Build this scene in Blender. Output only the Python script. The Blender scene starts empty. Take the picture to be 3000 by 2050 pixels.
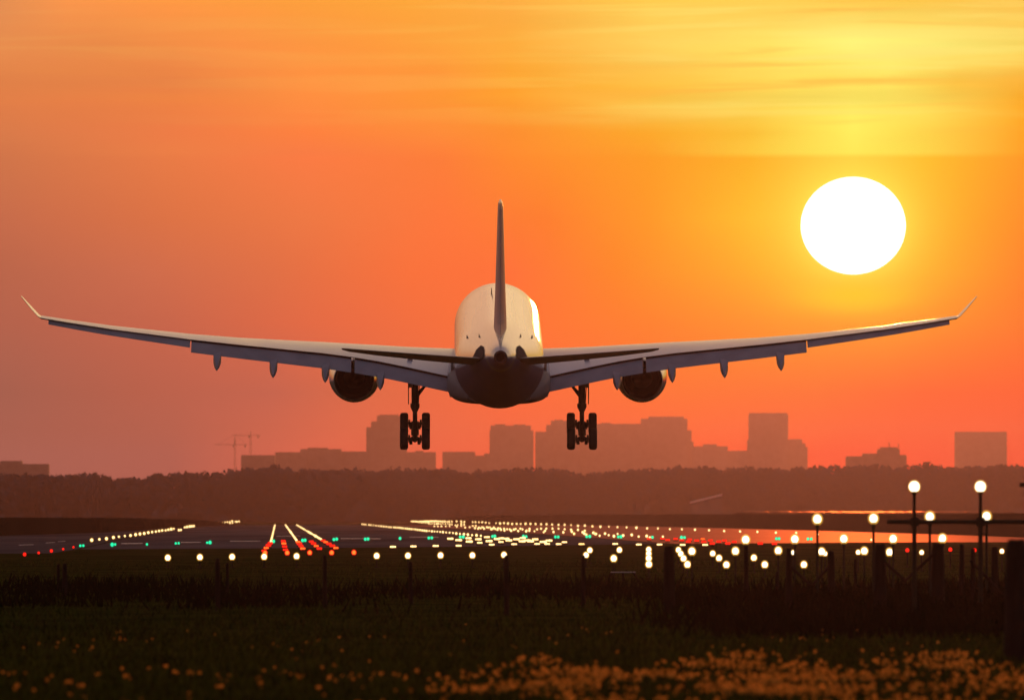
import bpy, math, random
import numpy as np
from mathutils import Vector, Matrix
SC = bpy.context.scene
COL = SC.collection
R = math.radians
# ---- the camera: a 395 mm telephoto on a 36 mm frame, 3.2 m above the grass, looking along +Y
FPX = 32900.0          # focal length in pixels of the 3000 px wide photograph
HY = 1511.0            # row of the horizon
CAMH = 3.2
PITCH = math.atan((HY - 1025.0) / FPX)
def P(px, py, d):
    """point seen at pixel (px, py) at d metres"""
    return Vector(((px - 1500.0) / FPX * d, d, CAMH + (HY - py) / FPX * d))
def G(px, py, z=0.0):
    """point of the plane z=const seen at pixel"""
    d = FPX * (CAMH - z) / (py - HY)
    return Vector(((px - 1500.0) / FPX * d, d, z))
def s2l(c):
    c = c / 255.0
    return c / 12.92 if c <= 0.04045 else ((c + 0.055) / 1.055) ** 2.4
def rgb(r, g, b, a=1.0):
    return (s2l(r), s2l(g), s2l(b), a)

# ---------------------------------------------------------------- materials
def mat(name, base, rough=0.6, metal=0.0, spec=0.5, noise=0.0, nscale=1.0, coat=0.0, bump=0.0, bscale=3.0, col2=None, streak=None):
    m = bpy.data.materials.new(name); m.use_nodes = True
    nt = m.node_tree; b = nt.nodes['Principled BSDF']
    b.inputs['Base Color'].default_value = (*base, 1)
    b.inputs['Roughness'].default_value = rough
    b.inputs['Metallic'].default_value = metal
    b.inputs['Specular IOR Level'].default_value = spec
    b.inputs['Coat Weight'].default_value = coat
    b.inputs['Coat Roughness'].default_value = 0.12
    if noise or bump or col2:
        tc = nt.nodes.new('ShaderNodeTexCoord')
        mp = nt.nodes.new('ShaderNodeMapping')
        if streak: mp.inputs['Scale'].default_value = streak
        nt.links.new(tc.outputs['Object'], mp.inputs['Vector'])
        n = nt.nodes.new('ShaderNodeTexNoise'); n.inputs['Scale'].default_value = nscale
        n.inputs['Detail'].default_value = 6
        nt.links.new(mp.outputs['Vector'], n.inputs['Vector'])
        cr = nt.nodes.new('ShaderNodeValToRGB')
        c2 = col2 if col2 else tuple(min(1, c * (1 + noise)) for c in base)
        c1 = base if col2 else tuple(c * (1 - noise) for c in base)
        cr.color_ramp.elements[0].position = 0.35; cr.color_ramp.elements[1].position = 0.65
        cr.color_ramp.elements[0].color = (*c1, 1); cr.color_ramp.elements[1].color = (*c2, 1)
        nt.links.new(n.outputs['Fac'], cr.inputs['Fac'])
        nt.links.new(cr.outputs['Color'], b.inputs['Base Color'])
        mr = nt.nodes.new('ShaderNodeMapRange')
        mr.inputs['To Min'].default_value = max(0.02, rough * 0.8); mr.inputs['To Max'].default_value = min(1, rough * 1.25)
        nt.links.new(n.outputs['Fac'], mr.inputs['Value']); nt.links.new(mr.outputs['Result'], b.inputs['Roughness'])
        if bump:
            n2 = nt.nodes.new('ShaderNodeTexNoise'); n2.inputs['Scale'].default_value = bscale; n2.inputs['Detail'].default_value = 5
            nt.links.new(mp.outputs['Vector'], n2.inputs['Vector'])
            bp = nt.nodes.new('ShaderNodeBump'); bp.inputs['Strength'].default_value = bump; bp.inputs['Distance'].default_value = 0.05
            nt.links.new(n2.outputs['Fac'], bp.inputs['Height']); nt.links.new(bp.outputs['Normal'], b.inputs['Normal'])
    return m
def emis(name, color, strength):
    m = bpy.data.materials.new(name); m.use_nodes = True
    nt = m.node_tree; nt.nodes.clear()
    e = nt.nodes.new('ShaderNodeEmission'); o = nt.nodes.new('ShaderNodeOutputMaterial')
    e.inputs['Color'].default_value = (*color, 1); e.inputs['Strength'].default_value = strength
    nt.links.new(e.outputs[0], o.inputs['Surface'])
    m.cycles.emission_sampling = 'NONE'
    return m
def glass(name, color, strength, clear=0.55):
    """part-clear glowing shell that paints a coloured halo round a lamp"""
    m = emis(name, color, strength); nt = m.node_tree
    e = [n for n in nt.nodes if n.type == 'EMISSION'][0]; o = [n for n in nt.nodes if n.type == 'OUTPUT_MATERIAL'][0]
    t = nt.nodes.new('ShaderNodeBsdfTransparent'); mx = nt.nodes.new('ShaderNodeMixShader')
    mx.inputs['Fac'].default_value = clear
    nt.links.new(e.outputs[0], mx.inputs[1]); nt.links.new(t.outputs[0], mx.inputs[2]); nt.links.new(mx.outputs[0], o.inputs['Surface'])
    return m
def leafmat(name, c1, c2, trans=0.4, nscale=0.3, upn=False):
    m = bpy.data.materials.new(name); m.use_nodes = True
    nt = m.node_tree; nt.nodes.clear()
    o = nt.nodes.new('ShaderNodeOutputMaterial')
    d = nt.nodes.new('ShaderNodeBsdfDiffuse'); t = nt.nodes.new('ShaderNodeBsdfTranslucent'); mx = nt.nodes.new('ShaderNodeMixShader')
    mx.inputs['Fac'].default_value = trans
    g = nt.nodes.new('ShaderNodeNewGeometry'); n = nt.nodes.new('ShaderNodeTexNoise'); n.inputs['Scale'].default_value = nscale
    n.inputs['Detail'].default_value = 4
    nt.links.new(g.outputs['Position'], n.inputs['Vector'])
    ad = nt.nodes.new('ShaderNodeMath'); ad.operation = 'MULTIPLY_ADD'; ad.inputs[1].default_value = 0.5; 
    nt.links.new(g.outputs['Random Per Island'], ad.inputs[0]); 
    sub = nt.nodes.new('ShaderNodeMath'); sub.operation = 'SUBTRACT'; sub.inputs[1].default_value = 0.25
    nt.links.new(n.outputs['Fac'], sub.inputs[0]); nt.links.new(sub.outputs[0], ad.inputs[2])
    cr = nt.nodes.new('ShaderNodeValToRGB'); cr.color_ramp.elements[0].position = 0.25; cr.color_ramp.elements[1].position = 0.75
    cr.color_ramp.elements[0].color = (*c1, 1); cr.color_ramp.elements[1].color = (*c2, 1)
    nt.links.new(ad.outputs[0], cr.inputs['Fac'])
    if upn:   # leaves shaded as one soft canopy
        cn = nt.nodes.new('ShaderNodeCombineXYZ'); cn.inputs[1].default_value = -.35; cn.inputs[2].default_value = .94; nt.links.new(cn.outputs[0], d.inputs['Normal'])
    nt.links.new(cr.outputs[0], d.inputs['Color']); nt.links.new(cr.outputs[0], t.inputs['Color'])
    nt.links.new(d.outputs[0], mx.inputs[1]); nt.links.new(t.outputs[0], mx.inputs[2]); nt.links.new(mx.outputs[0], o.inputs['Surface'])
    return m

# ---------------------------------------------------------------- mesh collector
class MB:
    def __init__(s): s.v = []; s.f = []; s.m = []
    def add(s, v, f, mi=0):
        o = len(s.v); s.v += [tuple(p) for p in v]; s.f += [tuple(i + o for i in q) for q in f]; s.m += [mi] * len(f)
    def box(s, c, size, mi=0, rot=None, taper=1.0):
        c = Vector(c); hx, hy, hz = [k / 2 for k in size]
        v = []
        for z, t in ((-hz, 1), (hz, taper)):
            for x, y in ((-hx, -hy), (hx, -hy), (hx, hy), (-hx, hy)):
                p = Vector((x * t, y * t, z)); 
                if rot: p = rot @ p
                v.append(c + p)
        s.add(v, [(3, 2, 1, 0), (4, 5, 6, 7), (0, 1, 5, 4), (1, 2, 6, 5), (2, 3, 7, 6), (3, 0, 4, 7)], mi)
    def tube(s, a, b, r0, r1=None, n=10, mi=0):
        a = Vector(a); b = Vector(b); r1 = r0 if r1 is None else r1
        d = (b - a).normalized(); u = d.orthogonal().normalized(); w = d.cross(u)
        v = []
        for p, r in ((a, r0), (b, r1)):
            for i in range(n):
                t = 2 * math.pi * i / n; v.append(p + u * math.cos(t) * r + w * math.sin(t) * r)
        f = [(i, (i + 1) % n, n + (i + 1) % n, n + i) for i in range(n)] + [tuple(range(n - 1, -1, -1)), tuple(range(n, 2 * n))]
        s.add(v, f, mi)
    def ball(s, c, r, n=12, k=7, mi=0, sz=(1, 1, 1)):
        c = Vector(c); v = [c + Vector((0, 0, r * sz[2]))]; f = []
        for j in range(1, k):
            ph = math.pi * j / k
            for i in range(n):
                t = 2 * math.pi * i / n
                v.append(c + Vector((r * sz[0] * math.sin(ph) * math.cos(t), r * sz[1] * math.sin(ph) * math.sin(t), r * sz[2] * math.cos(ph))))
        v.append(c - Vector((0, 0, r * sz[2])))
        for i in range(n): f.append((0, 1 + i, 1 + (i + 1) % n))
        for j in range(k - 2):
            for i in range(n):
                a = 1 + j * n + i; b = 1 + j * n + (i + 1) % n; f.append((a, a + n, b + n, b))
        l = len(v) - 1; q = 1 + (k - 2) * n
        for i in range(n): f.append((l, q + (i + 1) % n, q + i))
        s.add(v, f, mi)
    def lathe(s, prof, axis_pt, n=32, mi=0, sx=1.0, caps=(False, False)):
        """profile [(y, r, dz)] turned round the Y axis through axis_pt"""
        c = Vector(axis_pt); v = []; f = []
        for y, r, dz in prof:
            for i in range(n):
                t = 2 * math.pi * i / n
                v.append(c + Vector((r * sx * math.cos(t), y, dz + r * math.sin(t))))
        for j in range(len(prof) - 1):
            for i in range(n):
                a = j * n + i; b = j * n + (i + 1) % n; f.append((a, b, b + n, a + n))
        if caps[0]: f.append(tuple(range(n - 1, -1, -1)))
        if caps[1]: f.append(tuple(range((len(prof) - 1) * n, len(prof) * n)))
        s.add(v, f, mi)
    def loft(s, rings, mi=0, caps=(True, True)):
        n = len(rings[0]); v = [p for r in rings for p in r]; f = []
        for j in range(len(rings) - 1):
            for i in range(n):
                a = j * n + i; b = j * n + (i + 1) % n; f.append((a, b, b + n, a + n))
        if caps[0]: f.append(tuple(range(n - 1, -1, -1)))
        if caps[1]: f.append(tuple(range((len(rings) - 1) * n, len(rings) * n)))
        s.add(v, f, mi)
    def mesh(s, name, mats, smooth=None):
        me = bpy.data.meshes.new(name); me.from_pydata(s.v, [], s.f); me.update()
        for m in (mats if isinstance(mats, (list, tuple)) else [mats]): me.materials.append(m)
        if any(s.m): me.polygons.foreach_set('material_index', s.m)
        bm_fix(me)
        if smooth is not None:
            me.polygons.foreach_set('use_smooth', [True] * len(me.polygons)); me.set_sharp_from_angle(angle=R(smooth))
        return me
    def build(s, name, mats, parent=None, smooth=None, loc=None):
        o = bpy.data.objects.new(name, s.mesh(name, mats, smooth)); COL.objects.link(o)
        if parent: o.parent = parent
        if loc is not None: o.location = loc
        return o
import bmesh
def bm_fix(me):
    bm = bmesh.new(); bm.from_mesh(me); bmesh.ops.recalc_face_normals(bm, faces=bm.faces[:]); bm.to_mesh(me); bm.free()
def tag(o, label=None, cat=None, group=None, kind=None):
    if label: o['label'] = label
    if cat: o['category'] = cat
    if group: o['group'] = group
    if kind: o['kind'] = kind
    return o
def empty(name, loc=(0, 0, 0)):
    o = bpy.data.objects.new(name, None); COL.objects.link(o); o.location = loc; o.empty_display_size = 0.2
    return o
def dup(o, parent=None):
    c = o.copy(); COL.objects.link(c)
    if parent: c.parent = parent
    for ch in list(o.children): dup(ch, c)
    return c
def nth(i):
    return ['', 'first', 'second', 'third', 'fourth', 'fifth', 'sixth', 'seventh', 'eighth', 'ninth', 'tenth', 'eleventh', 'twelfth'][i] if i <= 12 else f"{i}{'th' if 10 < i % 100 < 14 else {1: 'st', 2: 'nd', 3: 'rd'}.get(i % 10, 'th')}"
def quadsoup(name, V, nper, mats, smooth=False):
    """V: (n, nper, 3) numpy array of separate polygons -> one mesh"""
    n = V.shape[0]; me = bpy.data.meshes.new(name)
    me.vertices.add(n * nper); me.vertices.foreach_set('co', V.reshape(-1).astype(np.float32))
    me.loops.add(n * nper); me.loops.foreach_set('vertex_index', np.arange(n * nper, dtype=np.int32))
    me.polygons.add(n); me.polygons.foreach_set('loop_start', np.arange(0, n * nper, nper, dtype=np.int32))
    try: me.polygons.foreach_set('loop_total', np.full(n, nper, dtype=np.int32))
    except Exception: pass
    me.update(calc_edges=True); me.validate()
    me.materials.append(mats)
    o = bpy.data.objects.new(name, me); COL.objects.link(o)
    return o
# ---------------------------------------------------------------- sky, sun, haze, camera
SUN_AZ = (2500 - 1500) / FPX          # rad, right of the view axis
SUN_EL = (HY - 661) / FPX
ROWS = {}
ROWS_TXT = '''
0|0 235.3 147.9 86.4;200 261.5 157.4 79.4;500 265.6 158.8 69.7;900 259.5 165.3 58.7;1200 258.7 173.1 55.8;1500 256.3 179.4 65.7;1900 257.6 212.5 79.2;2300 251.6 211.9 82.5;2650 248.3 204 71.2;3000 255 199.7 74.4
130|0 241.3 148.1 81.6;300 242.7 143.9 73.4;700 259 151.6 68;1100 260.3 160.9 58.5;1500 255.7 177.7 55.1;1900 253.9 215.9 91.7;2250 252.1 231.4 101.7;2500 251.5 253 125.2;2750 251.6 246.6 118.5;3000 250 225.8 95.9
240|0 234 134.6 74.4;500 241.1 136.1 70.2;900 262.8 150.3 62.2;1300 258.3 155.6 51.1;1500 255.8 170 37.3;1900 250.8 195.3 56.2;2300 251.2 231.4 90.9;2600 251.9 241 97.7;2800 247.6 204.6 63.8;3000 251.9 190 53.3
300|0 234.4 131.8 74.7;500 246.9 135.8 67.6;900 262.5 145.3 62.7;1300 257.6 154.7 44.2;1500 256.3 165.4 33.9;1900 252.5 206.5 73;2250 250.6 226.9 83.8;2500 250.5 245.4 99;2700 250.3 233.9 90.3;3000 251.9 178.5 17.6
390|0 226.8 129.2 77.5;500 247.1 129.2 70.8;900 262.5 132.8 60.7;1300 259.4 144.3 50.5;1500 255.8 146 34.2;1900 251.5 174.7 17.9;2200 248.1 200.4 40;2500 252.7 256.6 97;2700 249.3 225.4 71.4;3000 253.8 167.4 0
448|0 219.6 124.4 77.5;500 245.7 132.5 71.7;900 257.5 127.3 66.7;1300 259.1 130.6 49.5;1500 258.4 143.8 35.2;1900 252 164.8 14.5;2200 248.8 209.1 51.9;2500 247.3 252 92.1;2700 248.2 226.2 69.7;3000 255.4 164.2 0
464|0 217.2 123.3 77.4;500 242.5 128.3 70.7;900 259.8 126.8 66.4;1300 257.9 126.9 49;1500 257.8 140.2 32.8;1900 252.3 160.1 2.2;2200 250.8 182.7 2.6;2500 254.4 214.5 57.5;2700 252.8 197.7 18.9;3000 254.1 156 0
640|0 207.2 114 79.5;500 229.9 119.3 70.4;900 246.5 123.2 66.6;1300 261.2 119.4 51.7;1600 256.1 125.9 26.9;1900 254.1 156.7 0;2200 251 197.8 16.3;2500 251 215.9 44;2800 250.8 177.4 0;3000 253.8 144.3 0
800|0 192.6 107.2 80.5;400 212.1 112.6 80.7;800 231.8 113.6 69.4;1200 258.4 113 52;1500 261.4 110 45.3;1800 255 135 0;2100 252.3 168.6 0;2500 249.3 207.2 0;2750 251.7 175.3 0;3000 254.7 131.5 0
950|0 187 105.3 84.5;500 205.4 104.3 79.7;1000 242.3 106.3 64.6;1500 264.1 109.9 37.1;1900 256.6 128.7 0;2300 252 155.1 0;2600 251.7 157.5 0;3000 253.6 118.7 0
1150|0 171.3 107 93.9;400 187.8 101.9 86.1;800 199.2 100.7 86.4;1100 234.5 105.2 69.8;1500 267 98.7 43.9;2000 260.2 109.6 0;2400 254.1 104.5 0;2700 255.8 80.2 0;3000 258.2 71.4 0
1330|0 188.6 119.7 110.8;500 183.2 106.8 101.7;1000 258.3 108.1 83.8;1500 274.7 85.8 50.7;2000 276.2 59 0;2500 266 0 0;3000 258.7 0 0
'''
def parse_rows(txt):
    out = []
    for line in txt.strip().splitlines():
        y, rest = line.split('|')
        out.append((float(y), [tuple(float(k) for k in s.split()) for s in rest.split(';')]))
    return out
CORR = None  #CORR#
def build_world():
    w = bpy.data.worlds.new('World'); SC.world = w; w.use_nodes = True
    nt = w.node_tree; nt.nodes.clear(); L = nt.links
    def N(t, **k):
        n = nt.nodes.new(t)
        for a, b in k.items(): setattr(n, a, b)
        return n
    def M(op, a, b=None, c=None, clamp=False):
        n = N('ShaderNodeMath', operation=op); n.use_clamp = clamp
        for i, v in enumerate((a, b, c)):
            if v is None: continue
            if isinstance(v, (int, float)): n.inputs[i].default_value = v
            else: L.new(v, n.inputs[i])
        return n.outputs[0]
    def MR(v, a, b, c=0.0, d=1.0, smooth=True):
        n = N('ShaderNodeMapRange'); n.interpolation_type = 'SMOOTHSTEP' if smooth else 'LINEAR'
        L.new(v, n.inputs[0])
        for i, k in enumerate((a, b, c, d)): n.inputs[i + 1].default_value = k
        return n.outputs[0]
    def MIX(f, a, b, mode='MIX'):
        n = N('ShaderNodeMix', data_type='RGBA', blend_type=mode)
        for s, v in ((0, f), (6, a), (7, b)):
            if isinstance(v, (int, float)): n.inputs[s].default_value = v
            elif isinstance(v, tuple): n.inputs[s].default_value = v
            else: L.new(v, n.inputs[s])
        return n.outputs[2]
    tc = N('ShaderNodeTexCoord'); sx = N('ShaderNodeSeparateXYZ'); L.new(tc.outputs['Generated'], sx.inputs[0])
    x, y, z = sx.outputs
    az = M('ARCTAN2', x, y)                     # azimuth from +Y, radians
    hyp = M('SQRT', M('ADD', M('MULTIPLY', x, x), M('MULTIPLY', y, y)))
    el = M('ARCTAN2', z, hyp)
    # soft cloud noise, long horizontal streaks, bends the rows of colour a little
    cv = N('ShaderNodeCombineXYZ'); L.new(M('MULTIPLY', az, 26.0), cv.inputs[0]); L.new(M('MULTIPLY', el, 330.0), cv.inputs[1])
    nz = N('ShaderNodeTexNoise'); nz.inputs['Scale'].default_value = 1.0; nz.inputs['Detail'].default_value = 4.5; nz.inputs['Roughness'].default_value = 0.5
    L.new(cv.outputs[0], nz.inputs['Vector'])
    cv2 = N('ShaderNodeCombineXYZ'); L.new(M('MULTIPLY', az, 60.0), cv2.inputs[0]); L.new(M('MULTIPLY', el, 150.0), cv2.inputs[1])
    nz2 = N('ShaderNodeTexNoise'); nz2.inputs['Scale'].default_value = 1.0; nz2.inputs['Detail'].default_value = 3.0
    L.new(cv2.outputs[0], nz2.inputs['Vector'])
    cv3 = N('ShaderNodeCombineXYZ'); L.new(M('ADD', M('MULTIPLY', az, 22.0), M('MULTIPLY', el, 160.0)), cv3.inputs[0]); L.new(M('ADD', M('MULTIPLY', el, 520.0), M('MULTIPLY', az, -9.0)), cv3.inputs[1])
    n3 = N('ShaderNodeTexNoise'); n3.inputs['Scale'].default_value = 1.0; n3.inputs['Detail'].default_value = 6; n3.inputs['Roughness'].default_value = 0.55; n3.inputs['Distortion'].default_value = 0.6
    L.new(cv3.outputs[0], n3.inputs['Vector']); nz3 = n3.outputs['Fac']
    high = MR(el, 0.0322, 0.0385)                 # streaks belong to the upper part
    eld = M('ADD', el, M('MULTIPLY', M('SUBTRACT', nz2.outputs['Fac'], 0.5), M('MULTIPLY', high, 0.0045)))
    rows = parse_rows(ROWS_TXT)
    u = MR(az, -1500 / FPX, 1500 / FPX, 0, 1, smooth=False)
    cur = None; prev = None
    hi = [(0, 265, 200, 150), (1500, 295, 240, 180), (2500, 305, 255, 190), (3000, 295, 245, 180)]
    allrows = [(-1700.0, hi)] + rows
    for k, (py, stops) in enumerate(reversed(allrows)):       # from the horizon up
        cr = N('ShaderNodeValToRGB'); e = cr.color_ramp.elements
        e[0].position = 0.0; e[1].position = 1.0
        for s in stops[1:-1]: e.new(s[0] / 3000.0)
        for i, s in enumerate(stops): e[i].color = rgb(*s[1:])
        L.new(u, cr.inputs[0])
        v = (HY - py) / FPX
        if cur is None: cur = cr.outputs[0]
        else:
            cur = MIX(MR(eld if 50 < py < 440 else el, pv, v, smooth=False), cur, cr.outputs[0])
        pv = v
    front = cur
    # cloud streaks brighten / darken
    # streaks strongest above the sun
    du = M('SUBTRACT', az, SUN_AZ)
    nearsun = M('ADD', 0.12, M('MULTIPLY', 0.88, M('EXPONENT', M('MULTIPLY', M('MULTIPLY', du, du), -1800.0))))
    st = M('MULTIPLY', M('MULTIPLY', M('SUBTRACT', nz.outputs['Fac'], 0.5), nearsun), high)
    amt = M('ADD', 1.0, M('MULTIPLY', st, 0.6))
    mul = N('ShaderNodeVectorMath', operation='SCALE'); L.new(front, mul.inputs[0]); L.new(amt, mul.inputs['Scale'])
    front = mul.outputs[0]
    hot = M('MULTIPLY', M('MULTIPLY', MR(nz3, 0.49, 0.64), high), M('MULTIPLY', nearsun, STRK))
    front = MIX(hot, front, rgb(255, 244, 125))
    cool = M('MULTIPLY', M('MULTIPLY', MR(nz3, 0.48, 0.32), high), M('MULTIPLY', nearsun, STRK))
    front = MIX(cool, front, rgb(255, 178, 55))
    # glow round the sun, and the yellow patch under it
    dv = M('SUBTRACT', el, SUN_EL)
    r2 = M('ADD', M('MULTIPLY', du, du), M('MULTIPLY', M('MULTIPLY', dv, dv), 1.1))
    rr = M('SQRT', r2)
    g1 = M('EXPONENT', M('MULTIPLY', M('SUBTRACT', rr, 0.0045), -520.0))
    front = MIX(M('MULTIPLY', M('MINIMUM', g1, 1.0), 0.9), front, rgb(255, 244, 75))
    g0 = M('EXPONENT', M('MULTIPLY', M('SUBTRACT', rr, 0.0046), -210.0))
    front = MIX(M('MULTIPLY', M('MINIMUM', g0, 1.0), GLOW), front, rgb(255, 222, 60))
    dv2 = M('SUBTRACT', el, (HY - 868) / FPX)
    g2 = M('EXPONENT', M('MULTIPLY', -1.0, M('ADD', M('MULTIPLY', M('MULTIPLY', du, du), 1 / (0.0044 ** 2)), M('MULTIPLY', M('MULTIPLY', dv2, dv2), 1 / (0.0013 ** 2)))))
    front = MIX(M('MULTIPLY', g2, 0.9), front, rgb(255, 222, 10))
    # the rest of the sky: Nishita dusk
    sky = N('ShaderNodeTexSky', sky_type='NISHITA'); sky.sun_disc = False
    sky.sun_elevation = SUN_EL; sky.sun_rotation = SUN_AZ; sky.dust_density = 2.0; sky.air_density = 1.2
    far = MIX(1.0, sky.outputs[0], FAR_TINT, 'MULTIPLY')
    far = MIX(1.0, far, FAR_ADD, 'ADD')
    ang = M('ARCCOSINE', M('ADD', M('ADD', M('MULTIPLY', x, math.sin(SUN_AZ)), M('MULTIPLY', y, math.cos(SUN_AZ))), 0.0, clamp=False))
    ndn = M('MULTIPLY', M('ABSOLUTE', az), 1.0)
    wf = M('MULTIPLY', MR(ndn, 0.06, 0.9, 1, 0), MR(el, 0.10, 0.55, 1, 0))
    col = MIX(wf, far, front)
    bg = N('ShaderNodeBackground'); L.new(col, bg.inputs[0]); bg.inputs[1].default_value = 1.0
    out = N('ShaderNodeOutputWorld'); L.new(bg.outputs[0], out.inputs[0])
    w.cycles.sampling_method = 'MANUAL'; w.cycles.sample_map_resolution = 2048
GLOW, STRK = 0.04, 0.5
FAR_TINT = (0.15, 0.135, 0.15, 1)
FAR_ADD = (0.07, 0.05, 0.075, 1)
build_world()

sl = bpy.data.lights.new('sunlight', 'SUN'); so = bpy.data.objects.new('sunlight', sl); COL.objects.link(so)
sl.energy = 1.2; sl.angle = R(0.53); sl.color = (1.0, 0.27, 0.055)
LAZ, LEL = SUN_AZ + R(0.05), SUN_EL + R(0.58)      # just clear of the visible disc, which would block it
so.rotation_euler = Vector((math.sin(LAZ) * math.cos(LEL), math.cos(LAZ) * math.cos(LEL), math.sin(LEL))).to_track_quat('Z', 'Y').to_euler()

sunm = emis('sun_surface', (1.0, 0.98, 0.9), 3.0)
SD = 500000.0
b = MB(); b.ball((0, 0, 0), 153 / FPX * SD, 96, 48, 0, (1, 0.3, 0.928))
sun = b.build('sun', sunm, smooth=60, loc=P(2500, 661, SD))
tag(sun, 'white glowing sun disc, slightly flattened, low in the orange sky right of the airliner', 'sun')

# haze: one even box of smoky dusk air over the whole airfield, sky and sun outside
hz = MB(); HAZE_FAR = 17500.0
hz.box((0, (HAZE_FAR - 80) / 2, (142.0 - 1.0) / 2), (4600, HAZE_FAR + 80, 143.0))
vm = bpy.data.materials.new('dusk_haze'); vm.use_nodes = True; nt = vm.node_tree; nt.nodes.clear()
pv_ = nt.nodes.new('ShaderNodeVolumePrincipled'); vo = nt.nodes.new('ShaderNodeOutputMaterial')
HAZE_D, HAZE_C, HAZE_G = 5.3e-5, (0.035, 0.030, 0.060), 0.93
pv_.inputs['Density'].default_value = HAZE_D; pv_.inputs['Color'].default_value = (*HAZE_C, 1); pv_.inputs['Anisotropy'].default_value = HAZE_G
nt.links.new(pv_.outputs[0], vo.inputs['Volume'])
haze = hz.build('haze', vm); tag(haze, kind='stuff', label='thin warm dusk haze over the airfield', cat='haze')

cam = bpy.data.cameras.new('camera'); co = bpy.data.objects.new('camera', cam); COL.objects.link(co); SC.camera = co
cam.sensor_width = 36.0; cam.lens = 36.0 * FPX / 3000.0; cam.clip_start = 1.0; cam.clip_end = 900000
co.location = (0, 0, CAMH); co.rotation_euler = (math.pi / 2 + PITCH, 0, 0)
cam.dof.use_dof = True; cam.dof.focus_distance = 716; cam.dof.aperture_fstop = 2.8
SC.view_settings.view_transform = 'Standard'; SC.view_settings.look = 'None'; SC.view_settings.gamma = 1.0; SC.view_settings.exposure = 0.0
SC.render.film_transparent = False
SC.cycles.use_denoising = True
SC.cycles.volume_bounces = 0; SC.cycles.max_bounces = 6; SC.cycles.transparent_max_bounces = 24
# ---------------------------------------------------------------- the airliner, built nose forward (+Y), x right, z up
white = mat('airliner_white_paint', (0.60, 0.55, 0.49), 0.18, noise=0.08, nscale=1.3, coat=0.3, streak=(1, .025, 1))
wingm = mat('wing_grey_paint', (0.74, 0.72, 0.72), 0.30, noise=0.10, nscale=0.5, streak=(1, 0.15, 1), coat=0.3)
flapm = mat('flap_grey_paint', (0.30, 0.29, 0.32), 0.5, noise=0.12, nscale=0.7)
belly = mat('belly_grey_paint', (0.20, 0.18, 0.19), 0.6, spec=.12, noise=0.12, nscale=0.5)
bluem = mat('tail_dark_blue', (0.10, 0.08, 0.15), 0.4, spec=.3, noise=0.1, nscale=0.5)
dark = mat('dark_metal', (0.035, 0.032, 0.03), 0.45, 0.6, noise=0.2, nscale=2)
metal = mat('bare_metal', (0.45, 0.43, 0.42), 0.3, 0.9, noise=0.15, nscale=1.5)
rub = mat('tyre_rubber', (0.02, 0.02, 0.02), 0.75, noise=0.2, nscale=3)
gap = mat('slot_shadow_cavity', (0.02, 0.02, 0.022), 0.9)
jet = empty('airliner')
jet.location = (-(39.5) / FPX * 720, 720, 14.05)
jet.rotation_euler = (R(4.8), 0, R(0.28)) 
tag(jet, 'large twin-engine passenger jet seen from behind, landing with wheels and flaps down', 'airplane')
def af(le, te, t, nrm, n=11, camber=0.0):
    """closed airfoil ring from leading edge to trailing edge"""
    le = Vector(le); te = Vector(te); nrm = Vector(nrm); up = []; lo = []
    for i in range(n):
        s = 0.5 * (1 - math.cos(math.pi * i / (n - 1)))
        y = 5 * (0.2969 * math.sqrt(s) - 0.126 * s - 0.3516 * s * s + 0.2843 * s ** 3 - 0.1015 * s ** 4) * t
        y = max(y, 0.012)
        c = le.lerp(te, s)
        up.append(c + nrm * (y + camber * math.sin(math.pi * s))); lo.append(c + nrm * (-y * 0.9 + camber * math.sin(math.pi * s)))
    return up + lo[::-1]
# fuselage
YN = 29.0
def ring(y, rx, rz, zc, n=56):
    return [Vector((rx * math.cos(2 * math.pi * i / n), y, zc + rz * math.sin(2 * math.pi * i / n))) for i in range(n)]
ST = [(0.05, .08, -.75), (.4, .5, -.7), (1, .95, -.6), (2.2, 1.55, -.42), (3.6, 2.05, -.25), (5.2, 2.45, -.12), (7, 2.7, -.04), (9, 2.82, 0), (16, 2.82, 0), (24, 2.82, 0),
      (32, 2.82, 0), (40.5, 2.82, 0), (44, 2.82, 0), (46.4, 2.74, .07), (49, 2.48, .31), (51.7, 2.13, .61), (54.5, 1.78, .9), (57, 1.46, 1.14), (59.5, 1.1, 1.4), (61, .88, 1.55), (61.8, .74, 1.62)]
b = MB(); b.loft([ring(YN - s, r * (1.0 if s < 45 else 1 - (s - 45) * .002), r, z) for s, r, z in ST], caps=(True, False))
fus = b.build('fuselage', white, jet, 40)
# tail cone with exhaust
b = MB(); b.loft([ring(YN - s, r, r, z, 40) for s, r, z in [(61.8, .74, 1.62), (61.85, .78, 1.62), (62.0, .78, 1.63), (62.8, .6, 1.68), (63.5, .42, 1.72)]], caps=(True, False))
b.m = [1 if sum(b.v[i][2] for i in q) / len(q) < 1.62 else 0 for q in b.f]
tcone = b.build('tail_cone', [white, bluem], jet, 30)
b = MB(); b.loft([ring(YN - s, r, r, z, 32) for s, r, z in [(63.0, .24, 1.72), (63.54, .27, 1.70), (63.56, .33, 1.70), (63.45, .43, 1.72)]], caps=(True, False))
b.build('exhaust_outlet', gap, tcone, 30)
# darker blue skin under the rear fuselage
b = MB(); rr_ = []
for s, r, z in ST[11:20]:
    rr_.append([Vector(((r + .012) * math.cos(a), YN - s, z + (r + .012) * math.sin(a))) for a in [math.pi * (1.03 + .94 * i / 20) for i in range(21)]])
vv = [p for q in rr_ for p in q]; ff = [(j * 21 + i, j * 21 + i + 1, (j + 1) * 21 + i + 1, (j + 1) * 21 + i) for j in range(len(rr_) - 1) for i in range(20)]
b.add(vv, ff); b.build('blue_underside', bluem, jet, 60)
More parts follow.
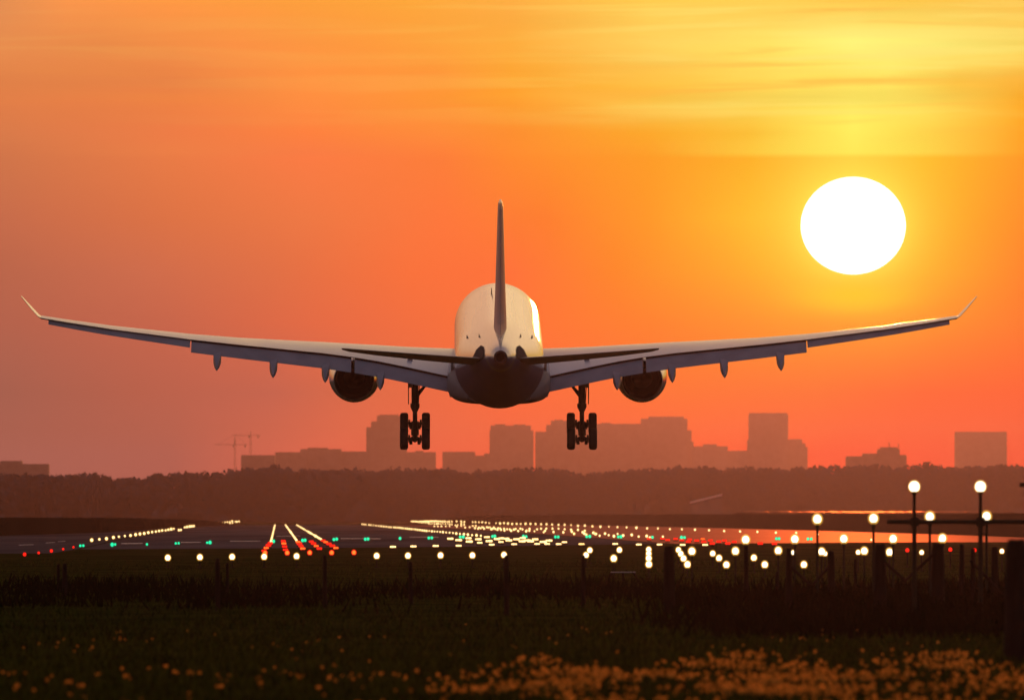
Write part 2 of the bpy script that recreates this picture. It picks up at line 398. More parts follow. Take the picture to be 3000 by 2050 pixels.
# dark recesses where the tailplane meets the fuselage
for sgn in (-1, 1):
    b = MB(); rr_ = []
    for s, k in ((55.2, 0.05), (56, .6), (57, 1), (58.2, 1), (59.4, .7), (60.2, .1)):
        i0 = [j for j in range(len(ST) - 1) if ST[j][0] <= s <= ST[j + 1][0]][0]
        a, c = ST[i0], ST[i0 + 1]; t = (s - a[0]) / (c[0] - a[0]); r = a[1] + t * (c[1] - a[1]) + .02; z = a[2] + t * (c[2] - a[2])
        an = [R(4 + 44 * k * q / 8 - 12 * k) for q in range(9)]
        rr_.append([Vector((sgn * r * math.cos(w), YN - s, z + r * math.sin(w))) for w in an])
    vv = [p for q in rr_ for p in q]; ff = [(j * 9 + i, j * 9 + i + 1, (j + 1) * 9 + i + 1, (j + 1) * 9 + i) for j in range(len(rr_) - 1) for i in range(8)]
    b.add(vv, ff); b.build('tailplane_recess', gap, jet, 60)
# roof antennas, small probes
for (x, s, h) in ((-.42, 20, .42), (0, 13, .35)):
    b = MB(); z0 = math.sqrt(2.82 ** 2 - x * x)
    b.loft([af((x, YN - s + .3, z0 - .05), (x, YN - s - .3, z0 - .05), .1, (1, 0, 0), 6), af((x, YN - s - .05, z0 + h), (x, YN - s - .35, z0 + h), .05, (1, 0, 0), 6)])
    b.build('antenna', dark, fus)
for (x, s) in ((-2.05, 47), (-1.3, 52), (2.05, 47), (1.3, 52)):
    i0 = [j for j in range(len(ST) - 1) if ST[j][0] <= s <= ST[j + 1][0]][0]
    r = ST[i0][1]; z = ST[i0][2] + math.sqrt(max(.01, r * r - x * x)); b = MB()
    b.box((x, YN - s, z - .03), (.045, 1.7, .10)); b.build('drain_mast', dark, fus)
# belly fairing: rounded-box sections
def rbox(y, hx, z0, z1, e=3.2, n=48):
    out = []
    for i in range(n):
        t = 2 * math.pi * i / n; c, s_ = math.cos(t), math.sin(t)
        out.append(Vector((hx * math.copysign(abs(c) ** (2 / e), c), y, (z0 + z1) / 2 + (z1 - z0) / 2 * math.copysign(abs(s_) ** (2 / e), s_))))
    return out
b = MB(); b.loft([rbox(y, hx, z0, z1) for y, hx, z0, z1 in ((14, 2.2, -2.7, -1.2), (11.5, 2.9, -2.95, -.9), (8, 3.2, -3.1, -.7), (0, 3.28, -3.14, -.75), (-6, 3.28, -3.14, -.9), (-8.5, 3.15, -3.08, -1.0), (-10.6, 2.75, -2.9, -1.3), (-12.5, 2.0, -2.7, -1.7))])
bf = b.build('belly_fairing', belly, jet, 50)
# wings
WS = [(1.4, 10.4, -1.30, -1.3, -2.15, 1.45), (2.9, 9.5, -1.15, -1.5, -1.86, 1.30), (4.5, 8.55, -1.0, -1.65, -1.50, 1.15), (6, 7.6, -.85, -1.8, -1.16, 1.02), (7.7, 6.6, -.67, -2.0, -.80, .92), (9.3, 5.6, -.5, -2.2, -.52, .82),
      (11.2, 4.4, -.28, -2.9, -.22, .72), (13.2, 3.2, -.08, -3.6, .03, .64), (16.6, 1.1, .26, -4.9, .46, .55), (19.6, -.7, .63, -5.9, .86, .48), (24.5, -3.7, 1.38, -7.7, 1.62, .37), (27.3, -5.4, 1.92, -8.65, 2.12, .29), (29.0, -6.6, 2.28, -9.2, 2.45, .24)]
def wst(x):
    for a, c in zip(WS, WS[1:]):
        if a[0] <= x <= c[0]:
            t = (x - a[0]) / (c[0] - a[0]); return [a[i] + t * (c[i] - a[i]) for i in range(6)]
    return list(WS[-1])
for sgn in (-1, 1):
    W = empty('wing'); W.parent = jet; 
    b = MB(); b.loft([af((sgn * x, yl, zl), (sgn * x, yt, zt), t, (0, 0, 1), 15, .03) for x, yl, zl, yt, zt, t in WS])
    # wing is one mesh part of the jet; flaps, fairings and engine hang on the jet as parts
    wm = W; COL.objects.unlink(W); bpy.data.objects.remove(W)
    wing = b.build('wing', wingm, jet, 35)
    # winglet
    b = MB(); x0, yl, zl, yt, zt, t = WS[-1]
    b.loft([af((sgn * x0, yl, zl), (sgn * x0, yt, zt), .22, (0, 0, 1), 8), af((sgn * (x0 + .22), yl - .35, zl + .2), (sgn * (x0 + .2), yt - .12, zt + .12), .16, (-sgn * .6, 0, .8), 8),
            af((sgn * (x0 + .62), yl - 1.2, zl + .75), (sgn * (x0 + .60), yt - .55, zt + .62), .11, (-sgn * .75, 0, .66), 8), af((sgn * (x0 + 1.22), yl - 2.6, zl + 1.55), (sgn * (x0 + 1.2), yt - 1.25, zt + 1.45), .05, (-sgn * .75, 0, .66), 8)])
    b.build('winglet', white, wing, 40)
    # flaps: two panels, slotted back and down
    for xa, xb, nm in ((3.15, 9.2, 'flap'), (9.42, 19.55, 'flap')):
        xs = [xa + (xb - xa) * i / 6 for i in range(7)]; rings = []
        for x in xs:
            _, yl, zl, yt, zt, t = wst(x); ch = 1.75 if x < 9.3 else 1.75 - (x - 9.3) * .035
            rings.append(af((sgn * x, yt + .35, zt - .13), (sgn * x, yt + .35 - ch, zt - .13 - ch * .44), .26, (0, .4, .916), 9, .06))
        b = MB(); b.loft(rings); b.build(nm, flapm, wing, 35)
        b = MB(); b.loft([af((sgn * x, wst(x)[3] + .9, wst(x)[4] - .16), (sgn * x, wst(x)[3] + .02, wst(x)[4] - .12), .2, (0, 0, 1), 6) for x in xs]); b.build('flap_gap_shade', gap, wing, 35)  # dark strip standing in for the shade between wing and flap
    # aileron panels, slightly drooped
    rings = []
    for x in [19.62 + 8.9 * i / 5 for i in range(6)]:
        _, yl, zl, yt, zt, t = wst(x); ch = 1.15 - (x - 20) * .05
        rings.append(af((sgn * x, yt + .5, zt - .02), (sgn * x, yt + .5 - ch, zt - .05 - ch * .36), .2, (0, .3, .95), 8))
    b = MB(); b.loft(rings); b.build('aileron', flapm, wing, 35)
    # flap track fairings
    for x, ln in ((7.55, .95), (11.05, .98), (14.35, 1.0), (17.9, .95)):
        _, yl, zl, yt, zt, t = wst(x); b = MB(); prof = []
        for q, (dy, hw, zt_, zb_) in enumerate(((3.2, .05, -.25, -.35), (2.4, .2, -.2, -.62), (1.2, .25, -.25, -.85), (-.4, .25, -.5, -1.25), (-1.3, .24, -.72, -1.5), (-2.1, .15, -1.05, -1.66), (-2.7, .02, -1.55, -1.72))):
            zt2, zb2 = zt + zt_ * ln, zt + zb_ * ln
            c = sgn * x; prof.append([Vector((c - hw, yt + dy, zt2)), Vector((c + hw, yt + dy, zt2)), Vector((c + hw, yt + dy, zb2 + hw * .7)), Vector((c + hw * .5, yt + dy, zb2 + hw * .15)), Vector((c, yt + dy, zb2)), Vector((c - hw * .5, yt + dy, zb2 + hw * .15)), Vector((c - hw, yt + dy, zb2 + hw * .7))])
        b.loft(prof); b.build('flap_track_fairing', flapm, wing, 35)
    # root fillet
    b = MB(); b.loft([af((sgn * 3.05, y0 + 1.2, z), (sgn * 3.05, y0 - 1.0, z), w, (1, 0, 0), 8) for y0, z, w in ((-3.2, -.6, .2), (-3.4, -1.2, .4), (-3.6, -1.9, .55), (-3.9, -2.5, .45), (-4.0, -2.9, .2))])
    b.build('root_fairing', white, wing, 50)
    # engine
    E = Vector((sgn * 9.33, 0, -2.62)); K = 1.05
    b = MB(); b.lathe([(13.2, 1.28, 0), (13.35, 1.38, 0), (13.2, 1.48, 0), (12.6, 1.56, 0), (11.2, 1.60, 0), (9.6, 1.58, 0), (8.2, 1.50, 0), (7.0, 1.38, 0), (6.2, 1.27, 0), (6.15, 1.22, 0), (7.2, 1.18, 0), (8.8, 1.15, 0)], E, 48)
    b.v = [(E.x + (p[0] - E.x) * K, p[1], E.z + (p[2] - E.z) * K) for p in b.v]
    en = b.build('engine', white, jet, 35)
    b = MB(); b.lathe([(6.5, 1.2, 0), (8.2, 1.15, 0), (8.7, 1.1, 0), (8.7, .02, 0)], E, 40); b.build('exhaust_duct', gap, en, 30)
    b = MB(); b.lathe([(8.68, .7, 0), (8.1, .62, 0), (7.5, .45, 0), (7.0, .22, 0), (6.8, .03, 0)], E, 28); b.build('exhaust_cone', dark, en, 50)
    b = MB()
    b.box(E + Vector((0, 7.9, .92)), (.16, 1.4, .5)); b.build('duct_strut', metal, en)
    b = MB(); b.lathe([(12.6, 1.3, 0), (12.6, .3, 0), (13.0, .03, 0)], E, 36); b.build('fan', dark, en, 30)
    b = MB(); b.loft([af((sgn * 9.33, 11.8, -1.15), (sgn * 9.33, 5.6, -1.35), .42, (1, 0, 0), 9), af((sgn * 9.33, 9.2, -.6), (sgn * 9.33, 3.4, -.8), .42, (1, 0, 0), 9), af((sgn * 9.33, 7.0, -.3), (sgn * 9.33, .8, -.45), .40, (1, 0, 0), 9)])
    b.build('pylon', white, en, 40)
    # main landing gear
    gx = sgn * 5.36; GY = .9; GZ = -5.50
    b = MB(); b.tube((gx, GY + .25, -1.3), (gx, GY + .05, -3.8), .235, .225, 16); b.tube((gx, GY + .05, -3.6), (gx, GY, GZ), .15, .15, 14)
    b.tube((gx, GY + .05, -3.95), (gx, GY + .05, -3.72), .3, .3, 16); b.tube((gx, GY + .05, -4.25), (gx, GY + .05, -3.95), .16, .3, 16)
    b.tube((gx, GY - .3, -3.7), (gx, GY - .75, -4.35), .07, .07, 8); b.tube((gx, GY - .75, -4.35), (gx, GY - .2, GZ + .15), .07, .07, 8)
    b.tube((gx - .13, GY + .2, -1.3), (gx - .13, GY + .1, -3.4), .035, .035, 6); b.tube((gx + .3, GY + .15, -2.3), (gx + .23, GY + .1, -3.7), .03, .03, 6)
    gear = b.build('landing_gear', dark, jet, 40)
    b = MB(); b.tube((gx - sgn * .1, GY + .1, -3.15), (gx - sgn * 1.75, GY + .4, -1.45), .085, .085, 10); b.tube((gx - sgn * .15, GY + .1, -3.3), (gx - sgn * .75, GY + .3, -2.5), .06, .06, 8)
    b.build('side_stay', dark, gear, 40)
    b = MB(); ox = gx + sgn * .42
    b.loft([[Vector((ox - .03, GY + y, z)), Vector((ox + .03, GY + y, z)), Vector((ox + .03 - sgn * .0, GY + y2, z)), Vector((ox - .03, GY + y2, z))] for y, y2, z in ((.9, -.9, -.75), (.9, -.9, -2.9), (.6, -.55, -3.15), (.25, -.2, -3.75))])
    b.box((gx + sgn * .3, GY, -1.7), (.3, 1.5, 1.9)); b.build('gear_door', flapm, gear)
    tilt = R(25.5); ax = Vector((0, math.cos(tilt), math.sin(tilt)))
    pc = Vector((gx, GY, GZ)); b = MB()
    b.tube(pc - ax * 1.15, pc + ax * 1.15, .17, .17, 12)
    for q in (-.99, .99):
        c = pc + ax * q; b.tube(c - Vector((.78, 0, 0)), c + Vector((.78, 0, 0)), .10, .10, 10)
        for e_ in (-1, 1):
            b.tube(c + Vector((e_ * .3, 0, 0)), c + Vector((e_ * .42, 0, 0)), .26, .26, 12); b.box(c + Vector((e_ * .3, -.1, -.2)), (.12, .3, .3))
            b.tube(c + Vector((e_ * .2, -.1, .15)), c + Vector((e_ * .2, -.35, -.32)), .045, .045, 6)
    b.tube(pc + Vector((-.2, 0, .1)), pc - ax * .9 + Vector((-.2, 0, .2)), .05, .05, 6); b.tube(pc + Vector((.2, 0, .1)), pc - ax * .9 + Vector((.2, 0, .2)), .05, .05, 6)
    b.build('bogie_beam', dark, gear, 40)
    for q in (-.99, .99):
        for e_ in (-1, 1):
            c = pc + ax * q + Vector((e_ * .7, 0, 0)); b = MB(); prof = []
            for dx, r in ((-.26, .42), (-.265, .56), (-.22, .66), (-.14, .695), (0, .70), (.14, .695), (.22, .66), (.265, .56), (.26, .42)):
                prof.append([c + Vector((dx, r * math.cos(2 * math.pi * i / 36), r * math.sin(2 * math.pi * i / 36))) for i in range(36)])
            b.loft(prof, caps=(False, False)); b.tube(c - Vector((.2, 0, 0)), c + Vector((.2, 0, 0)), .425, .425, 28, 1); b.tube(c - Vector((.25, 0, 0)), c + Vector((.25, 0, 0)), .17, .17, 16, 1); b.build('wheel', [rub, metal], gear, 35)
# tailplane
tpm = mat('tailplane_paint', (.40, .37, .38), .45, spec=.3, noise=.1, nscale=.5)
for sgn in (-1, 1):
    TS = [(.3, -23.6, .50, -29.6, 1.26, .52), (1.6, -24.4, .66, -29.9, 1.36, .46), (4.5, -26.6, 1.04, -30.7, 1.62, .34), (7.5, -28.9, 1.49, -31.55, 1.90, .24), (9.3, -30.2, 1.81, -32.1, 2.08, .17), (9.72, -30.9, 1.96, -32.25, 2.12, .08)]
    b = MB(); b.loft([af((sgn * x, yl, zl), (sgn * x, yt, zt), t, (0, 0, 1), 13) for x, yl, zl, yt, zt, t in TS])
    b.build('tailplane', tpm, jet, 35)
# fin and rudder
b = MB(); FS = [(2.1, -18.0, -29.2, .88), (3.4, -20.4, -29.75, .80), (6, -23.5, -30.85, .62), (8.5, -26.6, -31.9, .48), (10.7, -29.3, -32.85, .36), (11.0, -29.9, -32.95, .28)]
b.loft([af((0, yl, z), (0, yt, z), t, (1, 0, 0), 15) for z, yl, yt, t in FS])
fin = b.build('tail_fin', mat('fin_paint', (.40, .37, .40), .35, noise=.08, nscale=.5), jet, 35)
b = MB(); b.loft([af((0, yl - (yl - yt) * .70, z), (0, yt - .35, z), t * .72, (1, 0, 0), 9) for z, yl, yt, t in [(z, a, c, t) for z, a, c, t in FS[1:5]]])
b.build('rudder', mat('rudder_paint', (.36, .33, .36), .35, noise=.08, nscale=.5), fin, 35)
b = MB(); b.loft([af((0, -29.9, 11.0), (0, -32.95, 11.0), .26, (1, 0, 0), 9), af((0, -30.4, 11.14), (0, -32.7, 11.14), .12, (1, 0, 0), 9)]); b.build('fin_cap', metal, fin, 40)
b = MB(); b.loft([af((0, -12.5, 2.78), (0, -21, 2.6), .25, (1, 0, 0), 9), af((0, -17.5, 3.2), (0, -22, 3.6), .3, (1, 0, 0), 9)]); b.build('dorsal_fillet', white, fin, 50)
# ---------------------------------------------------------------- ground, pavements, banks
rng = np.random.default_rng(7); random.seed(5)
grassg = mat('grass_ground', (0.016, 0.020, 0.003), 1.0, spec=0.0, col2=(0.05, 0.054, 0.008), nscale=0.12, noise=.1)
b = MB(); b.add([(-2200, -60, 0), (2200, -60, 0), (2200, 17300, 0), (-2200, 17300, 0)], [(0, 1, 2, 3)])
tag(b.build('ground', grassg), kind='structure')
asph = mat('runway_asphalt', (0.12, 0.095, 0.085), 0.9, spec=0.0, noise=.35, nscale=0.05, streak=(1, .06, 1))
def damp_tinted(name, base, rough, k, tint):
    m = mat(name, base, .9, spec=0.0, noise=.3, nscale=.05, streak=(1, .06, 1)); nt = m.node_tree
    p = nt.nodes['Principled BSDF']; o = [n for n in nt.nodes if n.type == 'OUTPUT_MATERIAL'][0]
    g = nt.nodes.new('ShaderNodeBsdfGlossy'); g.inputs['Roughness'].default_value = rough; g.inputs['Color'].default_value = (*tint, 1)
    mx = nt.nodes.new('ShaderNodeMixShader'); mx.inputs[0].default_value = k
    nt.links.new(p.outputs[0], mx.inputs[1]); nt.links.new(g.outputs[0], mx.inputs[2]); nt.links.new(mx.outputs[0], o.inputs['Surface'])
    return m
asph2 = damp_tinted('damp_tinted_taxiway', (.05, .04, .04), .48, .20, (1, .42, .3))  # orange sunset sheen partly put into the gloss tint
paint = mat('marking_paint', (0.55, 0.52, 0.5), 0.5, noise=.3, nscale=1)
def sheet(name, pts, z, m, kind='structure'):
    b = MB(); v = [G(x, y, z) for x, y in pts]; b.add(v, [tuple(range(len(v)))])
    o = b.build(name, m); tag(o, kind=kind); return o
sheet('runway', [(235, 1608), (700, 1606), (1300, 1601), (1960, 1592), (1500, 1559), (1120, 1537.5), (640, 1537.5), (480, 1551)], .008, asph)
sheet('taxiway', [(-60, 1574), (80, 1564), (300, 1556), (500, 1545), (600, 1538), (632, 1538), (470, 1551), (225, 1608), (150, 1620), (-60, 1621)], .004, asph)
sheet('taxiway', [(1140, 1537.5), (1700, 1537.8), (2000, 1543), (2250, 1550), (2600, 1559), (3080, 1577), (3080, 1587), (2500, 1588), (2300, 1590), (1980, 1592), (1520, 1559)], .004, asph2)
for pts in ([(355, 1592), (418, 1591.6), (418, 1590), (355, 1590.4)], [(530, 1588.6), (588, 1588.2), (588, 1586.8), (530, 1587)], [(674, 1585), (762, 1584.6), (762, 1583.4), (674, 1583.6)], [(810, 1570.5), (880, 1569.5), (880, 1568.7), (810, 1569.5)],
            [(998, 1577.2), (1115, 1577.8), (1115, 1576.4), (998, 1575.8)], [(1200, 1573), (1285, 1573.4), (1285, 1572), (1200, 1571.8)], [(55, 1596.5), (98, 1594.6), (98, 1593.8), (55, 1595.5)], [(134, 1590), (162, 1588), (162, 1587.2), (134, 1589)], [(170, 1586), (192, 1584.7), (192, 1584), (170, 1585.2)]):
    sheet('runway_marking', pts, .014, paint)
bankm = mat('bank_grass', (0.016, 0.014, 0.006), 1.0, spec=0.0, col2=(0.024, 0.019, 0.008), nscale=0.008, noise=.1)
def bank(name, pts, width):
    """pts: (px, d, ztop); a grassy dike following the points"""
    b = MB(); rows = []
    for i in range(len(pts) - 1):
        (x0, d0, z0), (x1, d1, z1) = pts[i], pts[i + 1]; n = 26
        for k in range(n + (i == len(pts) - 2)):
            t = k / n; d = d0 + t * (d1 - d0); X = ((x0 + t * (x1 - x0)) - 1500) / FPX * d; z = z0 + t * (z1 - z0)
            z *= 1 + .006 * math.sin(k * .17 + i)
            rows.append([Vector((X, d, -.1)), Vector((X, d + width * .25, z * .45)), Vector((X, d + width * .5, z * .93)), Vector((X, d + width * .6, z)), Vector((X, d + width * .8, z * .97)), Vector((X, d + width, -.1))])
    v = [p for r in rows for p in r]; m = 6
    b.add(v, [(j * m + i, j * m + i + 1, (j + 1) * m + i + 1, (j + 1) * m + i) for j in range(len(rows) - 1) for i in range(m - 1)])
    tag(b.build(name, bankm, smooth=60), kind='structure')
bank('grass_bank', [(3500, 1400, 3.6), (3000, 1726, 3.6), (2600, 2200, 3.55), (2250, 2770, 3.7), (1950, 3350, 3.75), (1650, 4020, 3.75), (1380, 4100, 3.2), (1180, 4150, .4)], 60)
bank('grass_bank', [(-500, 1500, 3.0), (0, 1815, 2.95), (270, 2105, 2.9), (400, 2500, 2.7), (520, 3096, 2.4), (620, 3630, 1.6), (680, 3900, .3)], 50)
wet = damp_tinted('wet_road_asphalt', (.05, .04, .04), .25, .03, (1, .5, .4))  # gloss tinted orange to deepen the reflected sunset
b = MB(); rows = []
for k in range(60):
    t = k / 59; px = 2180 + t * 800; d = 4020; X = (px - 1500) / FPX * d; wob = random.uniform(-.1, .1); wid = .4 + .45 * math.exp(-((px - 2540) / 150) ** 2)
    rows.append([Vector((X, d, 4.72 - .33 * wid + wob * .4)), Vector((X, d + 45, 4.9 + wob))])
v = [p for r in rows for p in r]; b.add(v, [(2 * j, 2 * j + 1, 2 * j + 3, 2 * j + 2) for j in range(59)])
tag(b.build('wet_road', wet), kind='structure')
b = MB(); rows = []
for k in range(60):
    t = k / 59; px = 2080 + t * 1100; d = 4000; X = (px - 1500) / FPX * d; e = min(1, 12 * t + .05, 12 * (1 - t) + .05)
    rows.append([Vector((X, d - 20, -.1)), Vector((X, d + 18, 4.25 * e)), Vector((X, d + 66, 4.5 * e)), Vector((X, d + 90, -.1))])
v = [p for r in rows for p in r]; b.add(v, [(4 * j + i, 4 * j + i + 1, 4 * j + 5 + i, 4 * j + 4 + i) for j in range(59) for i in range(3)])
tag(b.build('road_embankment', bankm, smooth=60), kind='structure')

# ---------------------------------------------------------------- far wood
PROF = [(-400, 1384), (0, 1383), (142, 1382), (200, 1386), (262, 1378), (300, 1386), (345, 1395), (420, 1395), (450, 1385), (520, 1377), (640, 1377), (662, 1366), (700, 1365), (800, 1363), (1000, 1368), (1075, 1373), (1200, 1367), (1320, 1367), (1350, 1374), (1500, 1366), (1570, 1360), (1620, 1366), (1700, 1378), (1800, 1372), (1900, 1366), (2000, 1360), (2070, 1366), (2160, 1362), (2300, 1365), (2400, 1361), (2430, 1355), (2480, 1358), (2650, 1360), (2680, 1353), (2800, 1361), (2900, 1356), (3000, 1358), (3400, 1360)]
px_ = np.array([p[0] for p in PROF]); py_ = np.array([p[1] for p in PROF])
TD = 6000.0; V = []
x = -430.0
while x < 430:
    for row in range(3):
        d = TD + 22 * row + rng.uniform(-6, 6); X = x + rng.uniform(-2, 2)
        pxx = X / d * FPX + 1500; H = CAMH + (HY - np.interp(pxx, px_, py_)) / FPX * d
        H *= (rng.uniform(.955, 1.0) if row else rng.uniform(.90, .98)) * (1.05 if rng.uniform() > .95 else 1.0)
        rx = rng.uniform(6.0, 10.0); n = 520
        u = rng.normal(size=(n, 3)); u /= np.linalg.norm(u, axis=1)[:, None]; rad = rng.uniform(.45, .93, size=n) ** .5
        zc = H * .60; c = np.array([X, d, zc]) + u * rad[:, None] * np.array([rx, rx, H * .40])
        n2 = 70; c2 = np.stack([X + rng.uniform(-5, 5, n2), d + rng.uniform(-4, 4, n2), rng.uniform(0, H * .6, n2)], 1)
        cc = np.concatenate([c, c2]); sz = np.concatenate([rng.uniform(.7, 1.2, n), rng.uniform(1.8, 3.2, n2)])
        a = rng.normal(size=cc.shape); a /= np.linalg.norm(a, axis=1)[:, None]; t = rng.normal(size=cc.shape); w = np.cross(a, t); w /= np.linalg.norm(w, axis=1)[:, None]
        V.append(np.stack([cc + a * sz[:, None], cc + w * sz[:, None], cc - a * sz[:, None], cc - w * sz[:, None]], 1))
    x += rng.uniform(5.5, 9)
leafm = leafmat('far_foliage', (0.045, 0.115, 0.135), (0.055, 0.13, 0.15), .0, .01, True)  # bluer and lighter than leaves, some of the mist is in this colour
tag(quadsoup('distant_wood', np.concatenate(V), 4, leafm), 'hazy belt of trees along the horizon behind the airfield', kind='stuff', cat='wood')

# ---------------------------------------------------------------- skyline
conc = mat('hazy_concrete', (0.22, 0.20, 0.19), 0.8, noise=.15, nscale=.08)
concd = mat('dark_facade', (0.12, 0.11, 0.11), 0.6, noise=.2, nscale=.08)
def wall_block(x0, x1, yt, d, dep, b, z0=0.0):
    a = P(x0, yt, d); c = P(x1, yt, d)
    b.box(((a.x + c.x) / 2, d + dep / 2, (a.z + z0) / 2), (c.x - a.x, dep, a.z - z0))
    return a, c
def building(label, blocks, d, roof=(), masts=(), dep=28, m=None, cat='building'):
    x0 = min(q[0] for q in blocks); x1 = max(q[1] for q in blocks); base = P((x0 + x1) / 2, HY, d); base.z = 0
    e = empty('building'); tag(e, label, cat)
    for i, (a, c, yt) in enumerate(blocks):
        b = MB(); A, C = wall_block(a, c, yt, d + i * 3, dep, b)
        b.box(((A.x + C.x) / 2, d + i * 3 + dep / 2, A.z + .45), (C.x - A.x - .8, dep - .8, .9))
        o = b.build('wall', m or conc, e)
    for (a, c, yt, yb) in roof:
        b = MB(); A = P(a, yt, d); C = P(c, yb, d); b.box(((A.x + C.x) / 2, d + dep / 2, (A.z + C.z) / 2 + .2), (C.x - A.x, dep * .5, A.z - C.z + 1.2)); b.build('roof_plant', concd, e)
    for (a, yt, yb) in masts:
        b = MB(); A = P(a, yt, d); C = P(a, yb, d); b.tube((A.x, d + dep / 2, C.z - 1), (A.x, d + dep / 2, A.z), .5, .3, 6); b.build('mast', concd, e)
    return e
D = 13800
building('low broad building at the far left edge of the skyline, stepped roof', [(-60, 142, 1361), (0, 64, 1352)], 11500)
building('low flat block just right of the two tower cranes', [(706, 805, 1335)], D - 1500)
building('long low row of roofs between the cranes block and the left tower', [(806, 900, 1326), (880, 1000, 1317), (1000, 1080, 1324)], D - 400, roof=[(900, 960, 1313, 1317)])
building('tall tower with chamfered shoulders, leftmost tower behind the left landing gear', [(1073, 1192, 1253), (1087, 1190, 1236), (1104, 1180, 1219)], D, roof=[(1112, 1166, 1216, 1219)])
building('low roofs between the left landing gear and the central block', [(1192, 1277, 1326), (1296, 1392, 1325), (1388, 1418, 1336), (1418, 1440, 1330)], D - 500, roof=[(1215, 1240, 1322, 1326)])
building('square central block under the belly of the airliner', [(1434, 1563, 1262), (1437, 1556, 1248)], D, roof=[(1450, 1480, 1244, 1248), (1505, 1540, 1245, 1248)])
building('stepped slab left of the right landing gear', [(1568, 1604, 1266), (1600, 1622, 1246), (1614, 1700, 1234)], D + 100, roof=[(1625, 1650, 1231, 1234)])
building('wide long slab right of the right landing gear', [(1690, 1880, 1243)], D + 150, roof=[(1760, 1790, 1240, 1243)])
building('tall massive slab joined to the wide slab, with rounded right shoulder', [(1878, 2014, 1228), (1900, 2004, 1222), (1890, 2026, 1262), (1900, 2032, 1295)], D + 250)
building('low roofs left of the right-hand tower', [(2030, 2132, 1309), (2128, 2190, 1322), (2060, 2100, 1303)], D - 200)
building('tallest square tower on the right, below the sun', [(2194, 2309, 1214), (2190, 2313, 1290)], D, roof=[(2196, 2306, 1211, 1214)])
building('lower rounded annex against the right side of the tallest tower', [(2312, 2350, 1288), (2312, 2360, 1300), (2312, 2366, 1310)], D + 60)
building('dark sloping building with roof house and two antennas', [(2480, 2530, 1339), (2528, 2575, 1331), (2572, 2636, 1318), (2630, 2656, 1335)], 9600, roof=[(2580, 2630, 1312, 1318)], masts=[(2607, 1294, 1314), (2634, 1298, 1316)], m=concd)
building('plain broad block standing alone at the far right', [(2799, 2950, 1268)], D - 300, roof=[(2799, 2950, 1266, 1268)])
for (x, yt, j0, j1, yj, lab) in ((688, 1276, 628, 724, 1302, 'thin hazy tower crane, left one of the pair'), (734, 1266, 680, 762, 1275, 'thin hazy tower crane, right one of the pair')):
    e = empty('tower_crane'); tag(e, lab, 'crane', 'tower cranes on the skyline'); d = D + 400
    p = P(x, yt, d); b = MB(); w = 1.0
    for sx in (-w, w):
        for sy in (-w, w): b.tube((p.x + sx, d + sy, 0), (p.x + sx, d + sy, p.z - 3), .13, .13, 5)
    zz = 0
    while zz < p.z - 6: b.tube((p.x - w, d - w, zz), (p.x + w, d - w, zz + 3), .16, .16, 4); b.tube((p.x + w, d + w, zz), (p.x - w, d + w, zz + 3), .16, .16, 4); zz += 3
    b.build('mast', concd, e)
    a, c = P(j0, yj, d), P(j1, yj, d); b = MB(); b.box(((a.x + c.x) / 2, d, a.z), (c.x - a.x, .5, .5)); b.tube((a.x + 3, d, a.z + .4), (p.x, d, p.z + 1), .12, .12, 4); b.tube((c.x - 1, d, a.z + .4), (p.x, d, p.z + 1), .12, .12, 4); b.tube((p.x, d, a.z), (p.x, d, p.z + 1), .4, .25, 5)
    b.build('jib', concd, e); b = MB(); b.box((c.x - 2.5, d, a.z - 2), (2, 2, 2)); b.build('counterweight', concd, e); b = MB(); b.box((p.x - 1.6, d - 1.2, a.z - 1.7), (2, 2, 2.4)); b.build('cab', concd, e)
# two pale barrel roofs before the wood
pale = mat('pale_sheet_roof', (0.75, 0.62, 0.58), 0.35, noise=.1, nscale=.3)
e = empty('shed'); tag(e, 'small low shed with a pale slanting roof before the distant trees', 'shed')
d = 5930; a, c = P(2022, 1472, d), P(2116, 1449, d); mid_ = (a + c) / 2; ang = math.atan2(c.z - a.z, c.x - a.x)
b = MB(); b.add([(a.x + .3, d, 0), (c.x - .3, d, 0), (c.x - .3, d, c.z - .3), (a.x + .3, d, a.z - .3), (a.x + .3, d + 9, 0), (c.x - .3, d + 9, 0), (c.x - .3, d + 9, c.z - .3), (a.x + .3, d + 9, a.z - .3)], [(0, 1, 2, 3), (5, 4, 7, 6), (4, 0, 3, 7), (1, 5, 6, 2), (3, 2, 6, 7)]); b.build('wall', leafm, e)
b = MB(); b.box((mid_.x, d + 4, mid_.z + .1), ((c - a).length, 10, 1.0), rot=Matrix.Rotation(-ang, 3, 'Y')); b.build('roof', pale, e)

# ---------------------------------------------------------------- lamps
bulb_w = emis('lamp_white_light', (1.0, 0.86, 0.60), 5.0)
bulb_ws = emis('lamp_warm_light', (1.0, 0.70, 0.34), 4.6)
bulb_g = emis('lamp_green_light', (0.01, 1.0, 0.38), 2.2)
bulb_r = emis('lamp_red_light', (1.0, 0.025, 0.01), 2.2)
bulb_o = emis('lamp_red_core_light', (1.0, 0.25, 0.03), 3.0)
halo_y = glass('lamp_amber_halo', (1.0, 0.50, 0.07), 1.0, .55)  # glowing shells stand in for the glare halo round each lamp
halo_r = glass('lamp_red_halo', (1.0, 0.01, 0.005), 1.1, .4)
halo_g = glass('lamp_green_halo', (0.0, 0.6, 0.35), 0.5, .6)
post_m = mat('lamp_post_metal', (0.025, 0.022, 0.012), 0.8, .0, spec=.1, noise=.2, nscale=3)
EL = 1.12   # lamps are slightly taller than wide
protos = {}
